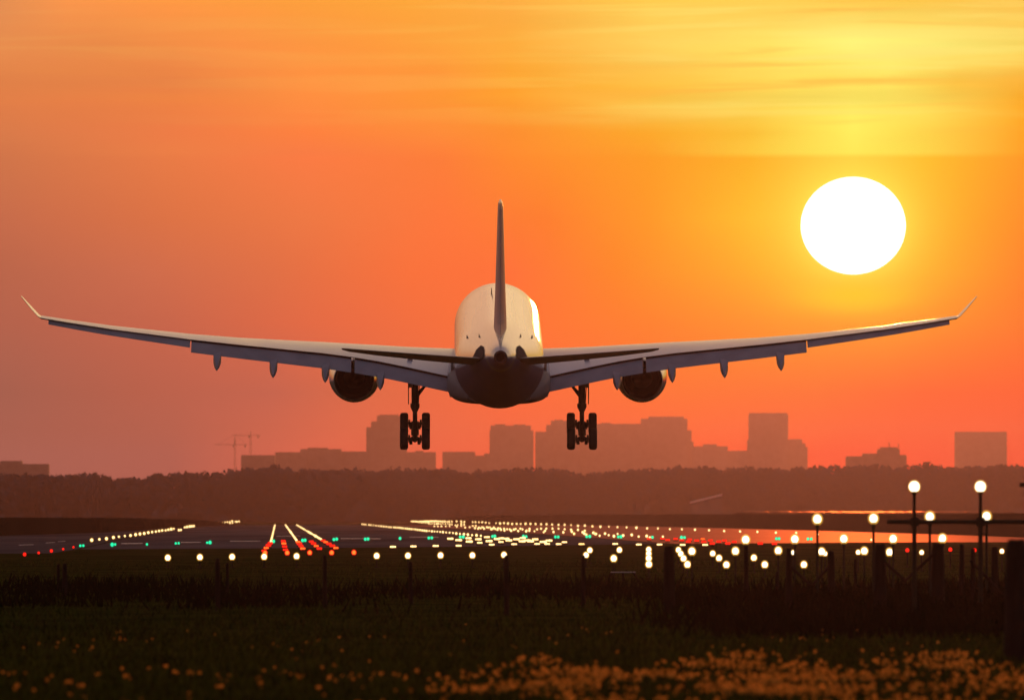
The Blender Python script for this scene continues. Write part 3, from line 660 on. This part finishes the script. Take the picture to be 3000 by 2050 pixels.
def big_lamp(px, py, d, wpx, label, group, core=bulb_w, gl=halo_y, pole=.045, name='approach_light', cat='airfield light', grow=1.45):
    """lamp on its own pole; local units, pole length differs"""
    c = P(px, py, d); r = wpx * .78 / 2 / FPX * d
    e = empty(name, (c.x, d, 0)); tag(e, label, cat, group)
    key = (name, round(r, 3), core.name, round(c.z, 2))
    b = MB(); zt = c.z - r * EL
    b.tube((0, 0, 0), (0, 0, zt), pole, pole, 8); b.tube((0, 0, zt - .18), (0, 0, zt + .02), r * .45, r * .62, 12); b.box((0, 0, .03), (.3, .3, .06))
    b.build('pole', post_m, e, 40)
    b = MB(); b.ball((0, 0, c.z), r, 20, 12, 0, (1, 1, EL)); b.build('bulb', core, e, 60)
    b = MB(); b.ball((0, 0, c.z), r * grow, 20, 12, 0, (1, 1, EL)); b.build('lamp_halo', gl, e, 60)
    return e
# tall pair on a cross bar, 339 m
d = 339.0
e = empty('light_mast'); tag(e, 'tall mast with a long crossbar carrying two big glowing lamps at the right', 'light mast')
zbar = P(0, 1528, d).z; xa, xb = P(2598, 0, d).x, P(3290, 0, d).x
b = MB(); b.tube((xa, d, zbar), (xb, d, zbar), .065, .065, 10); b.build('crossbar', post_m, e, 40)
for px in (2678.5, 2872.3, 3066):
    c = P(px, 1425, d); r = 30 / 2 / FPX * d
    b = MB(); b.tube((c.x, d - .0, 0), (c.x, d, zbar), .075, .07, 10); b.tube((c.x, d, zbar), (c.x, d, c.z - r), .055, .05, 10); b.build('pole', post_m, e, 40)
    b = MB(); b.tube((c.x, d, zbar - .13), (c.x, d, zbar + .13), .14, .14, 12); b.ball((c.x, d, zbar), .15, 10, 6); b.build('clamp', post_m, e, 40)
    L_ = empty('lamp'); L_.parent = e
    b = MB(); b.tube((c.x, d, c.z - r * 1.45), (c.x, d, c.z - r * .9), .06, .13, 12); b.build('socket', post_m, L_, 40)
    b = MB(); b.ball(c, r, 24, 14, 0, (1, 1, 1.06)); b.build('bulb', bulb_w, L_, 60)
    b = MB(); b.ball(c, r * 1.22, 24, 14, 0, (1, 1, 1.06)); b.build('lamp_halo', halo_y, L_, 60)
# bar end of a nearer mast entering at the right edge
e = empty('light_mast'); tag(e, 'dark end of a nearer crossbar entering at the right edge, above the tall lamps', 'light mast'); d = 300.0
c = P(2987, 1420, d); b = MB(); b.box((c.x + 2, d, c.z), (4, .12, .12)); b.build('crossbar', post_m, e); b = MB(); b.tube((c.x + 1.2, d, 0), (c.x + 1.2, d, c.z + .9), .07, .07, 10); b.build('pole', post_m, e, 40)
def row(pts, d, w, desc, group, **k):
    for i, (x, y) in enumerate(pts): big_lamp(x, y, d, w, f'{nth(i + 1)} lamp from left {desc}', group, **k)
row([(2394.5, 1520), (2559, 1518), (2724, 1513), (2890, 1512)], 399, 29, 'in the highest row of four poles at the right', 'second row of approach lights')
row([(2328.5, 1578.5), (2472, 1577.5), (2616.5, 1577.5), (2761, 1576), (2184.5, 1580)], 457, 25.5, 'in the row of five just above the fence post tops', 'third row of approach lights')
row([(2027, 1614), (2154.5, 1613.5), (2280, 1612), (2407, 1615), (2532, 1613), (2606, 1616.5)], 518, 23, 'in the row level with the pole feet of the higher lamps', 'fourth row of approach lights')
row([(1728, 1611), (1814.7, 1610), (1900.5, 1609), (1987.5, 1610)], 756, 17, 'in the farthest row of the middle approach lights', 'farthest row of the middle approach lights')
row([(1717, 1625), (1900.5, 1621), (1994.5, 1621.5), (2088, 1620.5)], 700, 17.5, 'in the second farthest row of the middle approach lights', 'second farthest row of the middle approach lights')
row([(1900.5, 1634), (2002.5, 1635), (2106.5, 1634), (2208.5, 1633)], 633, 19, 'in the third row of the middle approach lights', 'third row of the middle approach lights')
row([(1798, 1635), (1900.8, 1652), (2014, 1652.5), (2128, 1653.5), (2240.5, 1653), (2355, 1653)], 582, 20.5, 'in the nearest, lowest row of the middle approach lights', 'lowest row of the middle approach lights')
row([(2323, 1618), (2417, 1621), (2514, 1617), (2700, 1617.5), (2935, 1614)], 650, 15, 'low between the wooden posts at the right', 'low lamps between the wooden posts')
row([(2753, 1581), (2471, 1577)], 700, 11, 'of the two dim ones beside a brighter pole lamp', 'dim lamps by the pole lamps')
row([(491.8, 1633), (585.8, 1631.5), (680.2, 1630.5), (774, 1630), (869, 1628.5), (1103.6, 1627.5), (1195.2, 1627), (1290.7, 1626), (1384, 1626), (1476.6, 1624.5)], 696, 18, 'in the long even row on the grass at the left', 'long row of white lamps on the grass')
row([(776.5, 1618.5), (841.6, 1618.5), (907.5, 1618), (971.7, 1618), (1037, 1617.5)], 872, 14, 'in the red row on the near runway edge', 'row of red lamps before the runway', core=bulb_o, gl=halo_r, name='red_light', grow=1.45)
row([(2658, 1611), (2784, 1609), (2855, 1611)], 700, 12, 'of the red ones low between the posts at the right', 'red lamps between the posts', core=bulb_r, gl=halo_r, name='red_light', grow=1.3)

# small lamps let into the ground or on short stems: one mesh each
small_cache = {}
def small(px, py, wpx, kind, label, group, name, n=1, spread=0):
    lift = .3; d = min(FPX * (CAMH - lift) / (py - HY), 3900.0); c = P(px, py, d); r = wpx * {'w': .62, 'g': .95, 'r': .9, 'o': .9}[kind] / 2 / FPX * d
    key = (kind, round(r * 20), n, round(c.z * 5), round(spread / FPX * d * 5))
    if key not in small_cache:
        core, gl = {'w': (bulb_ws, halo_y), 'g': (bulb_g, halo_g), 'r': (bulb_r, halo_r), 'o': (bulb_o, halo_r)}[kind]
        b = MB(); sp = spread / FPX * d
        for i in range(n):
            ox = (i - (n - 1) / 2) * (sp / max(1, n - 1)); rr = r * random.uniform(.9, 1.1)
            b.ball((ox, 0, 0), rr, 10, 6, 0, (1, 1, 1.15)); b.ball((ox, 0, 0), rr * 1.5, 10, 6, 1, (1, 1, 1.15)); b.tube((ox, 0, -c.z), (ox, 0, -rr * .9), .04, .04, 5, 2)
        if n > 1: b.box((0, .1, -c.z + .05), (sp + .3, .2, .08), 2)
        small_cache[key] = b.mesh(name, [core, gl, post_m], 60)
    o = bpy.data.objects.new(name, small_cache[key]); COL.objects.link(o); o.location = c
    tag(o, label, {'g': 'threshold light', 'r': 'red light', 'o': 'red light', 'w': 'runway light'}[kind], group); return o
def A(pts, ox, oy, s): return [(ox + x / s, oy + y / s) for x, y in pts]
def line(pts, w0, w1, kind, desc, group, name='runway_edge_light', **k):
    for i, (x, y) in enumerate(pts):
        w = w0 + (w1 - w0) * i / max(1, len(pts) - 1); w *= random.uniform(.78, 1.2)
        small(x, y, w, kind, f'{nth(i + 1)} {desc}', group, name, **k)
left = A([(893, 336), (967, 328), (1036, 322), (1104, 310), (1157, 303), (1215, 296), (1270, 291), (1320, 283), (1362, 276), (1403, 271), (1443, 263), (1480, 257), (1516, 253), (1548, 247), (1578, 242), (1611, 241), (1637, 235), (1665, 230), (1690, 226), (1740, 239), (1760, 237), (1797, 212), (1820, 208), (1845, 204), (1865, 202), (1885, 200), (1920, 192), (1935, 190), (1950, 188), (1965, 185), (1980, 184), (2000, 180), (2020, 178), (2040, 175), (2058, 171), (2125, 167), (2165, 172), (2190, 165), (2192, 185), (2212, 160), (2215, 180), (2235, 158), (2238, 174), (2258, 152), (2262, 170), (2290, 157), (2305, 158), (2325, 155)], 0, 1480, 3.32)
line(left, 10.5, 5.5, 'w', 'white light from the near end of the left runway edge row', 'left runway edge lights')
red = A([(240, 475), (377, 460), (500, 441), (615, 424), (715, 405)], 0, 1480, 3.32)
line(red, 6.5, 5, 'r', 'small red light from the left, before the pink taxiway', 'small red lights by the left taxiway', name='red_light')
gr = A([(782, 391), (811, 390), (1092, 380), (1120, 378), (1430, 377), (1710, 368), (1738, 366), (2015, 361), (2043, 359)], 0, 1480, 3.32) + A([(503, 347), (785, 339), (810, 337), (1090, 330), (1117, 326), (1395, 327), (1422, 325), (1733, 319), (2013, 315), (2042, 314)], 650, 1480, 3.32) \
    + A([(768, 357), (802, 355), (1133, 350), (1160, 348), (1485, 350), (1517, 352), (1848, 356), (1880, 356), (2203, 352), (2237, 350)], 1150, 1480, 3.873) + A([(625, 355), (655, 353), (1012, 360), (1342, 362), (1376, 362)], 1650, 1480, 3.873) + A([(217, 572), (240, 572), (485, 575), (513, 575)], 2200, 1380, 2.905)
line(gr, 7.2, 7.2, 'g', 'green light from the left along the runway threshold', 'green threshold lights', name='threshold_light')
rt = A([(1365, 182), (1383, 184), (1400, 186)], 650, 1480, 3.32) + A([(15, 248), (35, 249), (60, 250), (80, 252), (100, 255), (120, 257), (148, 260), (170, 263), (192, 265), (215, 268), (237, 268), (260, 270), (285, 275), (310, 278), (337, 282), (362, 285), (387, 288), (415, 288), (447, 292), (477, 294), (508, 295), (540, 299), (572, 301), (609, 305), (647, 308), (685, 311), (723, 317), (765, 321), (810, 325), (855, 330), (903, 335), (953, 337), (1003, 343)], 1150, 1480, 3.873)
rt += A([(1430, 188), (1450, 190), (1475, 192), (1500, 195), (1525, 198), (1550, 201), (1575, 204), (1600, 206), (1625, 209), (1645, 211)], 650, 1480, 3.32)
rt = sorted(rt, key=lambda p: p[0])
line(rt, 4.8, 8, 'w', 'white light from the far end of the right edge row of the runway', 'right runway edge lights')
top = A([(215, 180), (232, 180), (248, 181), (265, 181), (280, 182), (297, 182), (315, 181), (330, 182), (345, 181), (360, 180), (375, 180), (390, 179), (405, 180), (420, 178), (437, 178), (455, 177), (470, 180), (488, 178), (505, 179), (525, 180), (548, 180), (570, 182), (595, 181), (620, 184), (643, 182), (673, 183), (727, 180), (780, 182), (815, 185), (910, 187), (942, 188), (980, 190), (1018, 190), (1057, 194), (1097, 199), (1175, 200), (1220, 203), (1265, 200), (1310, 204), (1356, 209), (1408, 208), (1454, 208), (1510, 207), (1565, 208), (1623, 209), (1686, 212), (1747, 212), (1810, 216), (1883, 219), (1953, 219), (2026, 223), (2104, 230), (2182, 228), (2268, 237)], 1150, 1480, 3.873) \
    + A([(331, 236), (422, 240), (519, 240), (616, 245), (719, 247), (830, 252), (952, 259), (1075, 261), (1210, 267), (1346, 269), (1495, 274), (1654, 281), (1826, 289), (2007, 293), (2203, 298)], 1650, 1480, 3.873) + A([(212, 521), (385, 523), (570, 534), (1025, 582)], 2200, 1380, 2.905)
line(top, 5, 8.2, 'w', 'white light from the left in the topmost long row', 'topmost long row of white lights')
sec = A([(300, 193), (330, 196), (350, 195), (372, 198), (392, 197), (412, 203), (435, 208), (455, 203), (475, 206), (500, 207), (520, 206), (545, 208), (570, 207), (600, 210), (628, 206), (650, 210), (673, 214), (475, 235), (515, 237), (555, 235), (605, 235), (647, 232), (715, 225), (730, 240), (740, 222), (780, 230), (815, 225), (825, 250), (780, 208), (812, 210)], 1150, 1480, 3.873)
line(sec, 4.2, 5.5, 'w', 'small reflected light from the left, faint cluster below topmost row', 'faint cluster below the topmost row')  # reflections of the topmost row, built as glowing lamp meshes
mid = A([(875, 245), (910, 232), (935, 255), (945, 230), (970, 262), (980, 250), (1000, 258), (1018, 245), (1030, 250), (1040, 262), (1070, 247), (1085, 250), (1105, 248), (1120, 268), (1135, 262), (1150, 250), (1165, 265), (1190, 275), (1197, 258), (1222, 262), (1232, 275), (1265, 262), (1270, 282), (1300, 268), (1330, 270), (1345, 285), (1378, 272), (1398, 265), (1425, 288), (1450, 262), (1475, 270), (1515, 293), (1522, 283), (1555, 265), (1552, 285), (1610, 292), (1640, 270), (1685, 262), (1715, 303), (1730, 287), (1745, 262), (1815, 262), (1827, 300), (1883, 262), (1938, 303), (1953, 268), (2035, 295), (2060, 320), (2026, 275), (2104, 275), (2160, 300), (2178, 315), (2200, 332), (2182, 285), (2280, 305), (2300, 322)], 1150, 1480, 3.873) \
    + A([(97, 297), (128, 320), (220, 303), (240, 318), (267, 332), (340, 310), (372, 322), (413, 342), (475, 318), (516, 336), (575, 347), (617, 322), (680, 340), (777, 333), (856, 352), (947, 346), (983, 362), (1131, 353)], 1650, 1480, 3.873)
line(sorted(mid), 6.5, 8.5, 'w', 'white spot of light from the left in the crowded middle band at the right', 'crowded middle band of white lights', name='light_and_reflection')  # lamps together with reflections of the topmost row, all built as glowing meshes
bars = A([(655, 376), (750, 392), (862, 370), (870, 408), (973, 382), (990, 422), (1070, 358), (1095, 403), (1125, 443), (1185, 380), (1230, 413), (1235, 371), (1290, 375), (1320, 395), (1380, 438), (1405, 382), (1475, 368), (1470, 405), (1530, 395), (1565, 405), (1640, 435), (1710, 412), (1775, 397), (1755, 435), (1885, 437), (1950, 415), (1618, 383), (490, 458), (237, 463), (5, 468), (750, 455), (2145, 437)], 1150, 1480, 3.873) + A([(205, 437), (590, 435), (858, 442), (1093, 442), (1355, 446), (1610, 446)], 1650, 1480, 3.873)
for i, (x, y) in enumerate(sorted(bars)):
    small(x, y, random.uniform(6.2, 7.8), 'w', f'{nth(i + 1)} short bar of merged white lamps from left, on the pavement', 'short bars of white lamps', 'light_bar', n=4, spread=13)
def seg(a, c, n, ox, oy, s): return A([(a[0] + (c[0] - a[0]) * (i / (n - 1)) ** 1.15, a[1] + (c[1] - a[1]) * (i / (n - 1)) ** 1.15) for i in range(n)], ox, oy, s)
for a, c, nm in (((516, 190), (478, 350), 'left'), ((620, 190), (725, 335), 'middle'), ((730, 190), (965, 328), 'right')):
    line(seg(a, c, 16, 650, 1480, 3.32), 5.4, 7.6, 'w', f'white light from the far end, {nm} one of three slanting lines', f'{nm} slanting line of white lights', name='touchdown_light')
k = 0
for a, c, n in (((470, 365), (410, 440), 4), ((598, 345), (618, 430), 4), ((742, 355), (788, 418), 4), ((870, 350), (948, 418), 4), ((985, 340), (1110, 412), 5)):
    for (x, y) in seg(a, c, n, 650, 1480, 3.32):
        k += 1; small(x, y, 5.6, 'r' if k % 3 else 'o', f'{nth(k)} short bar of red lamps from the left on the near runway end', 'short bars of red lamps', 'red_light_bar', n=3, spread=9)
for i, (x, y) in enumerate(A([(975, 378), (1125, 375), (1185, 390), (1275, 378), (1345, 392), (1420, 410), (1435, 385), (1515, 397), (1585, 380), (1595, 412), (1670, 395), (1690, 430), (1765, 408), (1830, 397), (1868, 430), (1940, 412), (2235, 430)], 1650, 1480, 3.873) + A([(80, 612), (200, 615)], 2200, 1380, 2.905)):
    small(x, y, 5.4, 'o' if i == 8 else 'r', f'{nth(i + 1)} red bar from left, band of red lamps on the right taxiway', 'band of red lamps at the right', 'red_light_bar', n=3, spread=11)

# ---------------------------------------------------------------- wooden posts, braces, trestle
wood = mat('weathered_wood', (0.022, 0.012, 0.008), 0.9, spec=.05, noise=.35, nscale=4, streak=(1, 1, .15), bump=.5, bscale=12)
def post(px, ytop, wpx, ybase, label, brace=(), rail=()):
    d = FPX * CAMH / (ybase - HY); c = P(px, ytop, d); w = wpx / FPX * d
    e = empty('wooden_post', (c.x, d, 0)); tag(e, label, 'post', 'weathered fence posts'); b = MB(); n = 12; rings = []
    lean = random.uniform(-.012, .012)
    for t in [i / 9 for i in range(10)]:
        z = -.15 + (c.z + .15) * t; rr = w / 2 * (1.08 - .13 * t) * random.uniform(.97, 1.03) * (.8 if t == 1 else 1)
        rings.append([Vector((rr * math.cos(2 * math.pi * i / n) * (1 + .06 * math.sin(3 * i + px)) + lean * z, rr * math.sin(2 * math.pi * i / n), z + (random.uniform(-.02, .02) if t == 1 else 0))) for i in range(n)])
    b.loft(rings); b.build('shaft', wood, e, 50)
    for (x1, y1, x2, y2) in brace:
        a, q = P(x1, y1, d), P(x2, y2, d); b = MB(); b.tube((a.x - c.x, -.08 - w / 2, a.z), (q.x - c.x, .1 - w / 2, q.z), .05, .05, 8); b.build('brace', wood, e, 50)
    return e
post(172, 1652, 9, 1742, 'thin faint post at the far left, left one of the pair')
post(190, 1650, 14, 1752, 'faint post at the far left, right one of the pair')
post(639, 1636, 15, 1788, 'post under the third lamp of the long white row')
post(667, 1648, 9, 1742, 'thin post close behind the right side of a thicker one at the left')
post(953, 1626, 13, 1782, 'post just left of the last red lamp')
post(1204, 1645, 12, 1770, 'post directly under a white lamp, right of the runway lines')
post(1484, 1626, 14, 1800, 'post whose top half covers the last lamp of the long row')
post(1709, 1627, 13, 1780, 'post left of the low trestle')
post(1961, 1600, 31, 1797, 'thick post among the middle approach lights')
post(2186, 1600, 14, 1765, 'slim post right of the slanting lamp columns')
post(2277, 1675, 11, 1745, 'short thin stake right of the slim post')
post(2311, 1607, 20, 1800, 'round-topped post with a diagonal brace to its right', brace=[(2317, 1660, 2372, 1712)])
post(2436, 1614, 22, 1765, 'post with a brace leaning up to it from the left', brace=[(2380, 1712, 2428, 1660)])
post(2506, 1636, 11, 1745, 'thin stake between two thick posts, right of the orange glow')
post(2579, 1593, 34, 1812, 'thick squared post with a brace to its lower right', brace=[(2590, 1645, 2650, 1700)])
post(2747, 1591, 37, 1800, 'thickest middle post with a long brace to its lower left', brace=[(2645, 1706, 2738, 1618)])
post(2816, 1596, 15, 1775, 'slim post just right of the thickest middle post')
post(2849, 1606, 14, 1790, 'slim post with a long brace falling away to the right', brace=[(2842, 1640, 2935, 1738)])
post(2914, 1602, 21, 1770, 'post close to the huge dark one at the right edge')
post(2976, 1580, 66, 1938, 'huge dark post at the right edge, nearest of all')
# trestle
d = FPX * CAMH / (1712 - HY); e = empty('trestle'); tag(e, 'low wooden trestle with a pale plank top on the grass', 'trestle')
a, c = P(1789, 1675, d), P(1862, 1675, d)
b = MB(); b.box(((a.x + c.x) / 2, d, a.z), (c.x - a.x, .25, .05)); b.build('plank', mat('grey_plank', (.35, .33, .33), .6, noise=.2, nscale=3), e)
for x, s in ((a.x + .06, -1), (c.x - .06, 1)):
    for q in (-1, 1):
        b = MB(); b.tube((x, d, a.z - .03), (x + s * .25, d + q * .25, 0), .05, .05, 8); b.build('leg', wood, e)
b = MB(); b.tube(((a.x + c.x) / 2, d, a.z), ((a.x + c.x) / 2, d, 0), .06, .06, 8); b.build('leg', wood, e)

# ---------------------------------------------------------------- grass, scrub, flowers
def ysample(n, y0, y1):   # even over the picture rows -> denser near
    py = rng.uniform(y0, y1, n); return FPX * CAMH / (py - HY)
def blades(n, y0, y1, h0, h1, w, mask=None, halfw=1.3):
    d = ysample(n, y0, y1); X = rng.uniform(-halfw, halfw, n) * d * 1500 / FPX
    if mask is not None:
        k = rng.uniform(size=n) < mask(X, d); d, X = d[k], X[k]
    n = len(d); h = rng.uniform(h0, h1, n); a = rng.uniform(0, np.pi, n); ww = rng.uniform(.5, 1, n) * w
    dx, dy = np.cos(a) * ww, np.sin(a) * ww; tx, ty = rng.normal(0, .35, n) * h, rng.normal(0, .35, n) * h
    z = np.zeros(n)
    return np.stack([np.stack([X - dx, d - dy, z], 1), np.stack([X + dx, d + dy, z], 1), np.stack([X + tx + dx * .3, d + ty, h], 1), np.stack([X + tx - dx * .3, d + ty, h * .97], 1)], 1)
def fn(X, d, s=1.0, ph=0.0):   # cheap smooth noise 0..1
    return .5 + .25 * (np.sin(X * .9 * s + 1.7 * np.sin(d * .11 * s + ph)) + np.sin(d * .23 * s + 1.3 * np.sin(X * .6 * s + ph) + ph))
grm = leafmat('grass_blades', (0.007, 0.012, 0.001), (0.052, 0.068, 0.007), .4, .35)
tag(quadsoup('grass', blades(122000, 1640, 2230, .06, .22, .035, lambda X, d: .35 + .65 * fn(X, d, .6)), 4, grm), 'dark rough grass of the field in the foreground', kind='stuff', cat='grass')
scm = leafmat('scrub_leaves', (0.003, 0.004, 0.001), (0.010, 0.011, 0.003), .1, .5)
S1 = blades(30000, 1715, 1800, .15, .7, .07, lambda X, d: np.clip(fn(X, d, .35, 2.0) * 1.6 - .3, 0, 1) * (.4 + .6 * fn(X, d, 2.3, .5)) * np.clip((1803 - 45 * fn(X, d, .8, 1) - HY - FPX * CAMH / d) / 22, 0, 1))
S2 = blades(22000, 1745, 1870, .2, .75, .07, lambda X, d: np.clip((X / d * FPX - 480 + 170 * fn(X, d, .5)) / 500, 0, 1) * np.clip((d - 300 + (X / d * FPX) * .03) / 20, 0, 1))
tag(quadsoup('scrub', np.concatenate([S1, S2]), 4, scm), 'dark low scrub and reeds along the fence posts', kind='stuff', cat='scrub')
# wild flowers: little bowls of petals facing all ways
flm = leafmat('flower_petals', (0.22, 0.10, 0.012), (0.85, 0.38, 0.07), .7, 2.5)
def flowers(n, y0, y1, dens, size):
    d = ysample(n, y0, y1); X = rng.uniform(-1.1, 1.1, n) * d * 1500 / FPX; k = rng.uniform(size=n) < dens(X / d * FPX + 1500, d, X); d, X = d[k], X[k]
    n = len(d); c = np.stack([X, d, rng.uniform(.08, .24, n)], 1); out = []
    for q in range(5):
        a = 2 * np.pi * q / 5 + rng.uniform(0, .6, n); r = rng.uniform(.45, 1.25, n) * size
        dirv = np.stack([np.cos(a), rng.normal(0, .5, n), np.sin(a)], 1) * r[:, None]; side = np.stack([-np.sin(a), rng.normal(0, .3, n), np.cos(a)], 1) * r[:, None] * .45
        out.append(np.stack([c, c + dirv * .6 + side, c + dirv, c + dirv * .6 - side], 1))
    return np.concatenate(out)
def dn(px, d, X):
    py = HY + FPX * CAMH / d; base = np.clip((px - 1150) / 450, .04, 1)
    top = 1975 - 28 * np.clip((px - 1800) / 400, 0, 1) + 0 * px + 18 * np.sin(px * .011) + 10 * np.sin(px * .031)
    band = 1 / (1 + np.exp(-(py - top) / 7)); rows_ = .12 + .88 * (np.sin(py * .17 + 1.6 * np.sin(px * .0045) + .8 * np.sin(px * .013) + .5) > -.1) * np.clip((2062 + 25 * np.sin(px * .006) - py) / 12, .15, 1)
    return base * band * rows_ * np.clip(fn(X, d, 1.6, 4) * 3 - 1.1, .02, 1)
def dl(px, d, X):
    py = HY + FPX * CAMH / d; return (.5 * np.exp(-((py - 1998) / 9) ** 2) + .15 * np.exp(-((py - 1890 - 20 * np.sin(px * .01)) / 20) ** 2) + .03) * (fn(X, d, 1.3, 1) > .55)
F = np.concatenate([flowers(34000, 1900, 2200, dn, .046), flowers(5000, 1840, 2120, dl, .028)])
tag(quadsoup('wildflowers', F, 4, flm), 'orange backlit wildflowers scattered through the near grass', kind='stuff', cat='wildflowers')
